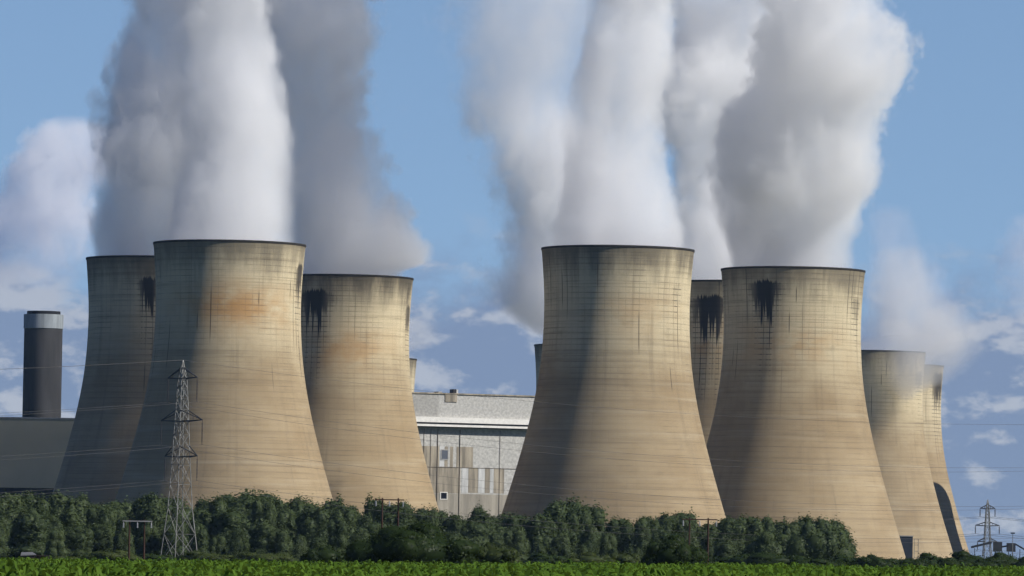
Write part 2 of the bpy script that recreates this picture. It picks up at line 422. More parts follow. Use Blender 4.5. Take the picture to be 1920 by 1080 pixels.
d = 2700.0; sc = d / F
pt = at(82, 590, d); rs = 36.5 * sc
root = empty('smokestack', (pt.x, d, 0)); tag(root, 'dark smokestack with a pale grey band round its top left of the towers', 'smokestack')
zt = pt.z; zb = at(82, 617, d).z
MB().lathe([(rs * 1.0, 0), (rs * 0.985, zb)], 64).build('shaft', M['stack'], root, True)
MB().lathe([(rs * 0.985, zb), (rs * 1.02, zb + 0.2), (rs * 1.02, zt), (rs * 0.86, zt + 0.003)], 64).build('band', M['stack_band'], root, False)
MB().lathe([(rs * 0.86, zt), (rs * 0.86, zt + 1.6), (rs * 0.66, zt + 1.6), (rs * 0.66, zt - 6)], 64).cap(rs * 0.66, zt - 6, 64).build('cap', M['stack_cap'], root, False)

# olive block on the left
d = 2420.0; sc = d / F
root = empty('station_block', (at(60, 800, d).x, d, 0), R(-4)); tag(root, 'plain olive grey station block below the smokestack at the left edge', 'building')
zt = at(66, 785.5, d).z; zm = at(66, 915, d).z
xl, xr = -70.0, 45.0
MB().box(xl, xr, 0, 60, zm, zt).build('wall', M['olive'], root)
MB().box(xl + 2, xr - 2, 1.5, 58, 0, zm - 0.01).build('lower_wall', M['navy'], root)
MB().box(xl - 0.3, xr + 0.3, -0.3, 60.3, zt + 0.004, zt + 0.7).build('roof', M['clad_dim'], root)

# boiler house between the two groups of towers
d = 2600.0; sc = d / F
o0 = at(890, 850, d)
root = empty('boiler_house', (o0.x, d, 0), R(26)); tag(root, 'pale grey boiler house with brown stained panels between the two groups of towers', 'building')
def bx(u): return (u - 890) * sc / math.cos(R(26)) - 1.0
def bz(v): return at(890, v, d).z
B = dict(x0=bx(690), x1=bx(1100))
MB().box(B['x0'], B['x1'], 0.0, 60, bz(797), bz(741)).build('upper_wall', M['clad'], root)
MB().box(B['x0'], bx(825), -0.06, -0.004, bz(783), bz(742.5)).build('upper_panel', M['clad_dim'], root)
MB().box(B['x0'] - .5, B['x1'] + .5, -0.5, 60.5, bz(741) + 0.004, bz(738.4)).build('roof_edge', M['stainpan'], root)
MB().box(B['x0'] + 1, B['x1'] - 1, 2.6, 58, 0, bz(797) - 0.004).build('wall', M['clad'], root)
for (va, vb, yy, mm) in ((794, 784.5, -1.3, 'white'), (801.5, 797.5, -0.9, 'white')):
    MB().box(B['x0'] - .2, B['x1'] + .2, yy, -0.01, bz(va), bz(vb)).build('gutter', M[mm], root)
for (va, vb, yy) in ((797.2, 794.2, -0.5), (803.2, 801.8, -0.4)):
    MB().box(B['x0'], B['x1'], yy, -0.008, bz(va), bz(vb)).build('eaves_shade', M['darkmetal'], root)  # dark strips stand in for the shade below the gutters
def panel(name, u0, u1, v0, v1, m, proud=0.06):
    MB().box(bx(u0), bx(u1), 2.6 - proud, 2.596, bz(v1), bz(v0)).build(name, M[m], root)
panel('stained_panel', 700, 832, 838.3, 877, 'stainpan')
panel('stained_panel', 842, 848, 838.3, 877, 'stainpan')
panel('stained_panel', 852, 858, 838.3, 877, 'stainpan')
panel('stained_panel', 864, 895, 838.3, 877, 'stainpan')
panel('pale_panel', 832.5, 841.5, 838.3, 876, 'whitepan')
panel('stained_panel', 700, 872, 877.5, 926, 'stainpan')
panel('pale_panel', 875, 886.5, 877.5, 924, 'whitepan', 0.1)
panel('stained_panel', 887, 905, 877.5, 924, 'stainpan', 0.07)
panel('pale_panel', 905.5, 917.5, 877.5, 924, 'whitepan', 0.1)
panel('stained_panel', 918, 927, 877.5, 924, 'stainpan', 0.07)
panel('pale_panel', 927.5, 934, 877.5, 924, 'whitepan', 0.1)
panel('stained_panel', 934.5, 954, 877.5, 924, 'stainpan', 0.07)
panel('base_panel', 700, 1095, 926.5, 1040, 'basepan', 0.05)
for u in (803, 815.5, 828.5, 870, 945):
    MB().bar((bx(u), 2.35, 2), (bx(u), 2.35, bz(806)), 0.16 if u in (828.5, 870) else 0.10, n=6).build('drainpipe', M['pipe'], root)
MB().bar((bx(700), 2.4, bz(877.2)), (bx(1080), 2.4, bz(877.2)), 0.10, n=6).build('ledge_pipe', M['pipe'], root)
def window(u0, u1, v0, v1, pane, frame):
    x0, x1, z0, z1 = bx(u0), bx(u1), bz(v1), bz(v0); fw = 0.35
    m = MB()
    for (a, b_, c, e) in ((x0 - fw, x1 + fw, z1, z1 + fw), (x0 - fw, x1 + fw, z0 - fw, z0), (x0 - fw, x0, z0, z1), (x1, x1 + fw, z0, z1)): m.box(a, b_, 2.3, 2.5, c, e)
    wn = empty('window'); wn.parent = root
    m.build('frame', M[frame], wn)
    MB().box(x0, x1, 2.4, 2.52, z0, z1).build('pane', M[pane], wn)
window(836, 847.5, 845.5, 862, 'glass', 'clad_dim')
window(836, 847, 925, 936.5, 'darkglass', 'white')
MB().box(bx(836.5), bx(858.5), -0.35, 6, bz(755), bz(738.8)).build('louvre_panel', M['darkmetal'] if False else M['stainpan'], root)
MB().box(bx(829), bx(836), 3, 8, bz(738.4) + .004, bz(735.8)).build('roof_vent', M['clad_dim'], root)
MB().box(bx(857), bx(862.5), 3, 7, bz(738.4) + .004, bz(730.5)).build('roof_vent', M['darkmetal'], root)
MB().box(bx(863), bx(866), 3, 7, bz(738.4) + .004, bz(731)).build('roof_vent', M['whitepan'], root)

# little plant house at the foot of the far right towers
d = 2880.0; sc = d / F
p0 = at(1700, 1006, d)
root = empty('pump_house', (p0.x, d, 0)); tag(root, 'small dark pump house with a pale frame at the foot of the steam-wreathed tower', 'building')
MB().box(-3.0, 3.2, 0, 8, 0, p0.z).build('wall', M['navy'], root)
MB().box(-3.3, 3.5, -0.3, 8.3, p0.z + .004, p0.z + 0.5).build('roof', M['clad_dim'], root)
m = MB()
for xx in (3.9, 6.0): m.box(xx, xx + .25, 1, 1.25, 0, p0.z - 1)
for zz in np.linspace(2, p0.z - 1.3, 5): m.box(4.15, 6.0, 1, 1.25, zz, zz + .25)
m.build('ladder_frame', M['steel'], root)

# low shed on the left behind the crop
d = 1050.0
p0 = at(53, 1037, d)
root = empty('shed', (p0.x, d, 0), R(12)); tag(root, 'low shed with a pale sloping roof between crop and trees at far left', 'shed')
MB().box(-1.2, 1.3, 0, 3, 0, p0.z - 0.5).build('wall', M['shedwall'], root)
m = MB(); m.bm.faces.new([m.bm.verts.new(q) for q in ((-1.5, -.3, p0.z - .55), (1.5, -.3, p0.z - .35), (1.2, 3.3, p0.z + .1), (-0.9, 3.3, p0.z))])
ex = bmesh.ops.extrude_face_region(m.bm, geom=m.bm.faces[:]); bmesh.ops.translate(m.bm, verts=[g for g in ex['geom'] if isinstance(g, bmesh.types.BMVert)], vec=(0, 0, .12))
m.build('roof', M['shedroof'], root)
root = empty('hut', (at(78, 1040, d).x, d + 1, 0)); tag(root, 'low dark brown hut just right of the pale-roofed shed', 'hut')
zz = at(78, 1041, d).z
MB().box(-1.0, 1.2, 0, 2, 0, zz - .2).build('wall', M['shedwall'], root)
MB().box(-1.15, 1.35, -.15, 2.15, zz - .196, zz).build('roof', M['shedwall'], root)

# ------------------------------------------------------------------ pylons and power lines
def pylon(base, H, rot, label, arms, Rb, group, thick=1.0, ins=5.2):
    """lattice pylon: four legs, bracing, three pairs of cross-arms, earth-wire peak, insulators; returns wire points in the world"""
    root = empty('pylon', base, rot); tag(root, label, 'pylon', group)
    def half(z):
        k = z / H
        zs = [0, 0.28, 0.52, 0.70, 0.90, 1.0]; hs = [Rb, Rb * 0.62, Rb * 0.46, Rb * 0.36, Rb * 0.24, 0.03]
        return float(np.interp(k, zs, hs))
    lv = [0, 0.14, 0.27, 0.385, 0.48, 0.56, 0.63, 0.70, 0.755, 0.81, 0.86, 0.905, 0.95, 1.0]
    lv = [q * H for q in lv]
    cor = ((1, 1), (-1, 1), (-1, -1), (1, -1))
    for (sx, sy) in cor:
        m = MB()
        for a, b_ in zip(lv, lv[1:]): m.bar((sx * half(a), sy * half(a), a), (sx * half(b_), sy * half(b_), b_), 0.17 * thick, n=4)
        m.build('leg', M['steel'], root)
    m = MB()
    for i, (a, b_) in enumerate(zip(lv[:-1], lv[1:-1])):
        ha, hb = half(a), half(b_)
        for k in range(4):
            (ax, ay), (cx, cy_) = cor[k], cor[(k + 1) % 4]
            m.bar((ax * ha, ay * ha, a), (cx * hb, cy_ * hb, b_), 0.085 * thick); m.bar((cx * ha, cy_ * ha, a), (ax * hb, ay * hb, b_), 0.085 * thick)
            m.bar((ax * hb, ay * hb, b_), (cx * hb, cy_ * hb, b_), 0.075 * thick)
    m.build('bracing', M['steel'], root)
    pts = []
    for (zk, L) in arms:
        z = zk * H; h = half(z); m = MB(); hh = half(z + 0.055 * H)
        for s in (1, -1):
            tip = Vector((s * L, 0, z + 0.25))
            for q in (1, -1):
                m.bar((s * h, q * h, z), tip, 0.24 * thick); m.bar((s * hh, q * hh, z + 0.055 * H), tip, 0.18 * thick)
                for f in (0.3, 0.6):
                    lo = Vector((s * h, q * h, z)).lerp(tip, f); hi_ = Vector((s * hh, q * hh, z + 0.055 * H)).lerp(tip, f)
                    m.bar(lo, hi_, 0.06 * thick)
        m.bar((-h, h, z), (h, h, z), 0.12 * thick); m.bar((-h, -h, z), (h, -h, z), 0.12 * thick)
        m.build('cross_arm', M['armsteel'], root)
        for s in (1, -1):
            m = MB(); a = Vector((s * L, 0, z + 0.2))
            m.bar(a, a - Vector((0, 0, ins)), 0.09 * thick, n=6)
            for k in range(14): m.bar(a - Vector((0, 0, 0.7 + k * (ins - 1.4) / 13)), a - Vector((0, 0, 0.7 + k * (ins - 1.4) / 13 + 0.14)), 0.24 * thick, n=8)
            m.bar(a - Vector((-.5 * thick, 0, ins)), a - Vector((.5 * thick, 0, ins)), 0.08 * thick)
            m.build('insulator', M['insul'], root)
            pts.append(Vector(base) + Matrix.Rotation(rot, 3, 'Z') @ (a - Vector((0, 0, ins))))
    pts.append(Vector(base) + Vector((0, 0, H)))
    return pts

PD = 1180.0
top = at(343, 675, PD); zt = top.z
def zk(v): return at(342, v, PD).z / zt
axis_x = top.x
line_dir = Vector((0.806, 0.592, 0)); rot = math.atan2(-line_dir.x, line_dir.y)       # arms at right angles to the line
pts = pylon((axis_x, PD, 0), zt, rot, 'tall pale lattice pylon standing before the dark side of the left front tower',
            [(zk(710), 5.7), (zk(790), 8.0), (zk(857), 6.3)], 2.95, 'lattice pylons', 0.58, 5.2)
def wire(a, direction, span, sag, label, r=0.027):
    bm_pts = []
    n = 48
    for i in range(n + 1):
        s = span * i / n
        bm_pts.append(Vector(a) + direction * s + Vector((0, 0, -4 * sag * (i / n) * (1 - i / n))))
    vs, fs = [], []
    for p_ in bm_pts:
        e = Vector((0, 0, 1)); f = direction.cross(e)
        for t_ in range(4): vs.append(p_ + (e * math.cos(t_ * PI / 2) + f * math.sin(t_ * PI / 2)) * r)
    for i in range(n):
        for t_ in range(4): fs.append((i * 4 + t_, i * 4 + (t_ + 1) % 4, (i + 1) * 4 + (t_ + 1) % 4, (i + 1) * 4 + t_))
    o = obj('power_line', npmesh('power_line', [tuple(v) for v in vs], fs, True), M['wire'])
    tag(o, label, 'power line', 'power lines of the tall pylon'); return o
tiers = ['top', 'middle', 'bottom']
for i, p_ in enumerate(pts[:6]):
    near = ('outer', 'inner')[i % 2]
    wire(p_, line_dir, 364, 9.4 if i % 2 == 0 else 10.4, 'power line running right from the %s %s arm of the tall pylon' % ({0: 'right', 1: 'left'}[i % 2], tiers[i // 2]))
    wire(p_, -line_dir, 364, 9.4 if i % 2 == 0 else 8.6, 'power line running left from the %s %s arm of the tall pylon' % ({0: 'right', 1: 'left'}[i % 2], tiers[i // 2]))
wire(pts[6], -line_dir, 364, 8.0, 'thin earth wire running left from the peak of the tall pylon', 0.04)
wire(pts[6], line_dir, 364, 8.0, 'thin earth wire running right from the peak of the tall pylon', 0.025)

d = 3050.0
tp = at(1852, 937, d)
def zk2(v): return at(1852, v, d).z / tp.z
pts2 = pylon((tp.x, d, 0), tp.z, R(8), 'distant hazy pylon against the sky at the far right',
      [(zk2(954), 4.2), (zk2(986), 6.7), (zk2(1016), 5.4)], 3.0, 'lattice pylons', 1.5, 4.6)
for i, p_ in enumerate(pts2[:6]):
    wire(p_, Vector((0.95, 0.31, 0)), 330, 7.0, 'faint far power line running right from the %s %s arm of the distant pylon' % ({0: 'right', 1: 'left'}[i % 2], tiers[i // 2]), 0.08)['group'] = 'power lines of the distant pylon'
    wire(p_, Vector((-0.95, -0.31, 0)), 330, 7.0, 'faint far power line running left from the %s %s arm of the distant pylon' % ({0: 'right', 1: 'left'}[i % 2], tiers[i // 2]), 0.08)['group'] = 'power lines of the distant pylon'

def hpole(u0, u1, vtop, d, arm, label, lean=0.0, armmat='whitearm'):
    a, b_ = at(u0, vtop, d), at(u1, vtop, d)
    cx = (a.x + b_.x) / 2; hw = (b_.x - a.x) / 2; H = (a.z + b_.z) / 2
    root = empty('utility_pole', (cx, d, 0)); tag(root, label, 'utility pole', 'wooden two-legged utility poles')
    for s in (-1, 1): MB().bar((s * hw, 0, 0), (s * hw + (lean if s < 0 else 0), 0, H + 0.25), 0.16, 0.11, 8).build('pole', M['wood'], root, False)
    l, r_ = (at(arm[0], vtop, d).x - cx, at(arm[1], vtop, d).x - cx)
    MB().box(l, r_, -0.30, -0.2, H - 0.09, H + 0.07).build('crossarm', M[armmat], root)
    for q in (l + 0.15, (l + r_) / 2, r_ - 0.15):
        m = MB(); m.bar((q, -0.26, H - 0.16), (q, -0.26, H - 1.0), 0.05, n=6)
        for k in range(4): m.bar((q, -0.26, H - 0.35 - .17 * k), (q, -0.26, H - 0.42 - .17 * k), 0.13, n=8)
        m.build('insulator', M['porcelain'], root)
hpole(243, 271, 977, 800, (230, 286), 'two-legged wooden pole with white crossarm left of the tall pylon')
hpole(717, 747, 937, 800, (703, 758), 'two-legged wooden pole rising above the wide dark bush', 0.0, 'wood')
hpole(1293, 1328, 974, 800, (1279, 1345), 'two-legged reddish wooden pole behind the small dark bush on the right', 0.0, 'wood')
# lamp mast and coal conveyor at far right
p0 = at(1899, 1001, 2700); root = empty('lamp_mast', (p0.x, 2700, 0)); tag(root, 'thin mast with a dark lamp head at the right edge', 'lamp mast')
MB().bar((0, 0, 0), (0, 0, p0.z), 0.22, 0.14, 8).build('mast', M['steel'], root); MB().box(-1.0, 1.0, -.5, .5, p0.z + .004, p0.z + 0.7).build('lamp_head', M['darkmetal'], root)
p0 = at(1870, 1030, 2950); root = empty('coal_conveyor', (p0.x, 2950, 0)); tag(root, 'dark inclined coal conveyor and hoppers behind scrub below the distant pylon', 'conveyor')
zc = at(1870, 1016, 2950).z; zl = at(1870, 1027, 2950).z
MB().bar((-14, 0, zl), (-3, 0, zc - 0.3), 0.8, n=4).build('gallery', M['darkmetal'], root)
MB().box(-2.2, 2.4, -2, 2, zl - 2, zc).build('hopper', M['darkmetal'], root); MB().box(5, 9.5, -2, 2, zl - 2, zc - 0.5).build('hopper', M['darkmetal'], root)
MB().bar((2.4, 0, zl + .5), (5, 0, zl + 1), 0.6, n=4).build('gallery', M['darkmetal'], root); MB().bar((9.5, 0, zc - 1), (15, 0, zl - 1), 0.6, n=4).build('gallery', M['darkmetal'], root)
for q in (-12, -7, -1, 1, 6, 8, 12): MB().bar((q, 0, 0), (q, 0, zl - .5), 0.25).build('trestle', M['darkmetal'], root)

# ------------------------------------------------------------------ foliage
def crown_mesh(name, lobes, n_leaf, size, seed, core=0.80):
    """leaf-sized faces spread through and over a set of ellipsoid lobes, with a ragged inner mass"""
    g = np.random.default_rng(seed)
    vs, fs, tone = [], [], []
    vol = np.array([l[3] * l[4] for l in lobes]); cnt = (vol / vol.sum() * n_leaf).astype(int)
    quads = []
    for (cx, cyy, cz, rx, rz_), n in zip(lobes, cnt):
        dirs = g.normal(size=(n, 3)); dirs /= np.linalg.norm(dirs, axis=1)[:, None]
        rr = 1.0 - np.abs(g.normal(size=n)) * 0.16 + (g.random(n) < 0.16) * g.random(n) * 0.34
        lump = np.array([mnoise.noise(Vector((dx * 2.3 + cx, dy * 2.3 + cyy, dz * 2.3 + cz + seed))) for dx, dy, dz in dirs])
        rr = rr * (1 + 0.34 * lump)
        pos = np.stack([cx + dirs[:, 0] * rx * rr, cyy + dirs[:, 1] * rx * rr, cz + dirs[:, 2] * rz_ * rr], 1)
        nrm = dirs + g.normal(size=(n, 3)) * 0.42; nrm /= np.linalg.norm(nrm, axis=1)[:, None]
        a = np.cross(nrm, g.normal(size=(n, 3))); a /= np.linalg.norm(a, axis=1)[:, None]
        b_ = np.cross(nrm, a)
        s1 = size * (0.55 + g.random(n)[:, None] * 0.9); s2 = s1 * (0.5 + 0.4 * g.random(n)[:, None])
        quads.append(np.stack([pos - a * s1, pos - b_ * s2, pos + a * s1, pos + b_ * s2], 1))
        tone.append(np.clip(0.35 + 0.4 * lump + 0.35 * g.random(n), 0, 1))
    q = np.concatenate(quads); tn = np.concatenate(tone)
    keep = q[:, :, 2].min(1) > 0.02; q = q[keep]; tn = tn[keep]
    verts = q.reshape(-1, 3); faces = np.arange(len(verts)).reshape(-1, 4)
    # inner mass so that the crown is not see-through everywhere
    bm = bmesh.new()
    for (cx, cyy, cz, rx, rz_) in lobes:
        r_ = bmesh.ops.create_icosphere(bm, subdivisions=2, radius=1.0)
        for v in r_['verts']:
            k = core * (1 + 0.28 * mnoise.noise(v.co * 2.0 + Vector((cx, cyy, cz))))
            v.co = Vector((cx + v.co.x * rx * k, cyy + v.co.y * rx * k, max(0.03, cz + v.co.z * rz_ * k)))
    cv = np.array([v.co[:] for v in bm.verts]); bm.verts.index_update(); cf_ = np.array([[v.index for v in f.verts] for f in bm.faces]); bm.free()
    cf4 = np.concatenate([cf_, cf_[:, 2:3]], 1)
    me = bpy.data.meshes.new(name)
    tri = cf_ + len(verts)
    allv = np.concatenate([verts, cv]).astype(np.float32)
    me.vertices.add(len(allv)); me.vertices.foreach_set('co', allv.ravel())
    loops = np.concatenate([faces.ravel(), tri.ravel()]).astype(np.int32)
    me.loops.add(len(loops)); me.loops.foreach_set('vertex_index', loops)
    st = np.concatenate([np.arange(0, faces.size, 4), faces.size + np.arange(0, tri.size, 3)]).astype(np.int32)
    me.polygons.add(len(st)); me.polygons.foreach_set('loop_start', st)
    me.update(calc_edges=True)
    at_ = me.attributes.new('tone', 'FLOAT', 'FACE')
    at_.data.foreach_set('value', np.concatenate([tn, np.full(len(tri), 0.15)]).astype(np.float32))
    return me

def willow_lobes(seed):
    g = random.Random(seed); L = []
    w_ = g.uniform(0.20, 0.27)                 # unit tree: height 1
    nst = g.randint(3, 5)
    for k in range(nst):
        a = 2 * PI * k / nst + g.uniform(-.4, .4); rr = w_ * g.uniform(0.35, 0.75)
        hgt = g.uniform(0.78, 1.0)
        for q in range(3):
            f = (0.22, 0.50, 0.80)[q]
            L.append((math.cos(a) * rr * (1 - .45 * f) + g.uniform(-.03, .03), math.sin(a) * rr * (1 - .45 * f) + g.uniform(-.03, .03), hgt * f, w_ * g.uniform(.42, .66) * (1.15 - .45 * f), 0.25 * hgt * g.uniform(.8, 1.25)))
    L.append((0, 0, .52, w_ * .75, .40)); L.append((g.uniform(-.04, .04), 0, .86, w_ * .42, .135))
    L.append((g.uniform(-.1, .1), -.12, .16, w_ * .9, .17)); 
    return L
HT = 12.0
tree_meshes, trunk_meshes = [], []
for k in range(9):
    L = [tuple(q * HT for q in l) for l in willow_lobes(100 + k)]
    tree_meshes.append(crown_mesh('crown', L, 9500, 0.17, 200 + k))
    m = MB(); g = random.Random(k)
    m.bar((0, 0, 0), (0.1, 0, 3.0), 0.32, 0.22, 8)
    for q in range(4):
        a = q * PI / 2 + g.uniform(-.4, .4); m.bar((0.1, 0, 2.2 + q * .3), (math.cos(a) * 1.6, math.sin(a) * 1.6, 7 + g.uniform(-1, 2)), 0.17, 0.05, 6)
    m.bar((0.1, 0, 3), (0, 0, 10), 0.2, 0.05, 6)
    bmesh.ops.recalc_face_normals(m.bm, faces=m.bm.faces); me = bpy.data.meshes.new('trunk'); m.bm.to_mesh(me); m.bm.free(); trunk_meshes.append(me)

zones = [(-200, 105, 'below the olive grey station block'), (105, 222, 'below the shaded leftmost cooling tower'), (222, 322, 'just left of the tall lattice pylon'),
         (322, 470, 'just right of the tall lattice pylon'), (470, 622, 'below the rust-patched left tower'), (622, 815, 'below the drip-stained left tower'),
         (815, 945, 'below the pale boiler house'), (945, 1150, 'below the dark half of the largest tower'), (1150, 1355, 'below the sunlit half of the largest tower'), (1355, 1700, 'below the right front tower')]
ORD = ['first', 'second', 'third', 'fourth', 'fifth', 'sixth', 'seventh', 'eighth', 'ninth', 'tenth', 'eleventh', 'twelfth', 'thirteenth', 'fourteenth', 'fifteenth', 'sixteenth']
tops_u = [-40, 0, 40, 60, 85, 110, 200, 300, 360, 420, 480, 560, 600, 640, 720, 800, 850, 900, 950, 1000, 1030, 1080, 1120, 1160, 1185, 1210, 1280, 1330, 1370, 1450, 1480, 1540, 1590, 1612]
tops_v = [930, 930, 925, 925, 936, 940, 938, 934, 945, 935, 934, 938, 950, 938, 944, 947, 956, 950, 958, 966, 948, 953, 964, 988, 975, 960, 961, 978, 965, 974, 978, 968, 982, 1015]
plan = []
for row, (dd, step, drop) in enumerate(((1345, 33, 0), (1290, 37, 12), (1235, 42, 40))):
    u = -35 + row * 13
    while u < 1590:
        uu = u + random.uniform(-9, 9)
        v = float(np.interp(uu, tops_u, tops_v)) + drop + random.uniform(-9, 14 + 8 * row)
        plan.append((uu, v, dd + random.uniform(-18, 18), row)); u += step * random.uniform(.8, 1.2)
plan.sort()
cnt = {}
rows_n = ['back row', 'middle row', 'front row']
tree_root = None
for (u, v, d, row) in plan:
    p_ = at(u, v, d); H = max(4.0, p_.z * 1.06)
    zn = next(z for z in zones if z[0] <= u < z[1]); key = (zn[2], row); cnt[key] = cnt.get(key, 0) + 1
    k = random.randrange(9)
    root = empty('willow_tree', (p_.x, d, 0), random.uniform(0, 2 * PI))
    s = H / HT; sw = s * random.uniform(1.1, 1.7) if row < 2 else s * random.uniform(1.25, 1.9)
    root.scale = (sw, sw * random.uniform(.8, 1.2), s)
    desc = ['tall willow', 'willow', 'bushy willow'][row]
    tag(root, '%s %s of the %s %s' % (ORD[cnt[key] - 1], desc, rows_n[row], zn[2]), 'tree', 'willow trees in the belt before the power station')
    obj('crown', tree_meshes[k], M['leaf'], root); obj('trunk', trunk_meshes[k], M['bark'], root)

def round_lobes(seed, w_, h_, n=14, flat=1.0):
    g = random.Random(seed); L = []
    for k in range(n):
        a = g.uniform(0, 2 * PI); f = math.sqrt(g.random()) * 0.72
        x, y = math.cos(a) * w_ / 2 * f, math.sin(a) * w_ / 2 * f * 0.8
        z = h_ * (0.80 * math.sqrt(max(0.05, 1 - f * f * 1.25))) * g.uniform(.55, 1.0)
        L.append((x, y, z, w_ * g.uniform(.11, .17), h_ * g.uniform(.16, .24)))
    L.append((0, 0, h_ * .40, w_ * .36, h_ * .42))
    for q in (-1, 1): L.append((q * w_ * .27, 0, h_ * .28, w_ * .22, h_ * .30))
    return L
def bush(u0, u1, vtop, d, label, seed, mname, n_leaf, size, name='bush', cat='bush', group=None, n=14):
    a, b_ = at(u0, vtop, d), at(u1, vtop, d); H = (a.z + b_.z) / 2 - gz_at((a.x + b_.x) / 2, d)
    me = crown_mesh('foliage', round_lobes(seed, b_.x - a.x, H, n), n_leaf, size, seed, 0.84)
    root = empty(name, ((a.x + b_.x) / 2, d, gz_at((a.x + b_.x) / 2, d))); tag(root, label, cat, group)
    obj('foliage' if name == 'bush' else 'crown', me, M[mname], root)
    m = MB(); g = random.Random(seed)
    for k in range(5): m.bar((g.uniform(-.5, .5), g.uniform(-.3, .3), 0), (g.uniform(-.25, .25) * (b_.x - a.x), g.uniform(-1, 1), H * .55), 0.12, 0.04, 6)
    m.build('stem' if name == 'bush' else 'trunk', M['bark'], root)
    return root
bush(632, 906, 968, 640, 'wide dark green bush rising from the crop before the boiler house trees', 31, 'leaf2', 15000, 0.12, n=22)
bush(1198, 1330, 990, 700, 'small round very dark bush left of the reddish two-legged pole', 32, 'leaf2', 9000, 0.11, n=16)
bush(560, 668, 1015, 760, 'low dark shoulder bush at the left end of the wide dark bush', 33, 'leaf2', 5000, 0.12)
bush(880, 985, 1010, 800, 'low olive bush at the right end of the wide dark bush', 34, 'leaf3', 5000, 0.12)
bush(1468, 1606, 966, 1170, 'large round dark green tree at the right end of the willow belt', 35, 'leaf', 9000, 0.22, 'round_tree', 'tree', 'round trees at the end of the belt', 18)
bush(1385, 1500, 984, 1180, 'round green tree left of the large round tree at the right end of the belt', 36, 'leaf', 8000, 0.22, 'round_tree', 'tree', 'round trees at the end of the belt', 16)
bush(1335, 1560, 1030, 1100, 'low dark bush at the foot of the two round trees', 37, 'leaf2', 8000, 0.18, n=18)
# low scrub
sx = [(-20, 70, 1052), (70, 165, 1046), (150, 262, 1033), (250, 330, 1040), (330, 440, 1036), (430, 560, 1036), (975, 1080, 1038), (1060, 1150, 1036), (1140, 1205, 1032),
      (1325, 1400, 1040), (1545, 1625, 1040), (1600, 1660, 1040), (1640, 1725, 1046), (1690, 1800, 1036), (1770, 1870, 1032), (1840, 1935, 1036), (1900, 1990, 1040)]
where = ['at the far left edge under the willows', 'beside the low shed', 'left of the white-armed two-legged pole', 'between the two-legged pole and the tall pylon', 'at the right foot of the tall pylon',
         'between the tall pylon and the wide dark bush', 'right of the wide dark bush', 'below the middle of the largest tower', 'left of the small very dark bush', 'right of the reddish two-legged pole',
         'at the right foot of the round trees', 'below the lit base of the right front tower', 'left of the pump house', 'under the pump house and steam-wreathed tower', 'under the farthest right tower', 'under the distant pylon', 'at the right edge']
for k, ((u0, u1, v), wh) in enumerate(zip(sx, where)):
    bush(u0 - 8, u1 + 8, v - 4, 1120 + (k * 37) % 60, 'low scrubby bush ' + wh, 60 + k, 'leaf3' if k % 3 and k < 10 else 'leaf2', 3200, 0.17, group='low scrub between crop and trees', n=11)

for k, (u0, u1, v, wh) in enumerate([(1585, 1700, 1043, 'between the round trees and the pump house'), (1670, 1770, 1046, 'before the pump house'), (1735, 1835, 1047, 'below the two small far towers'),
                                     (1800, 1905, 1046, 'below the distant pylon'), (1870, 1990, 1045, 'in the lower right corner'), (1440, 1620, 1048, 'before the round trees')]):
    bush(u0, u1, v - 5, 1060 + 7 * k, 'dark hedge bush ' + wh, 90 + k, 'leaf2', 5200, 0.15, group='hedge bushes at the lower right', n=14)

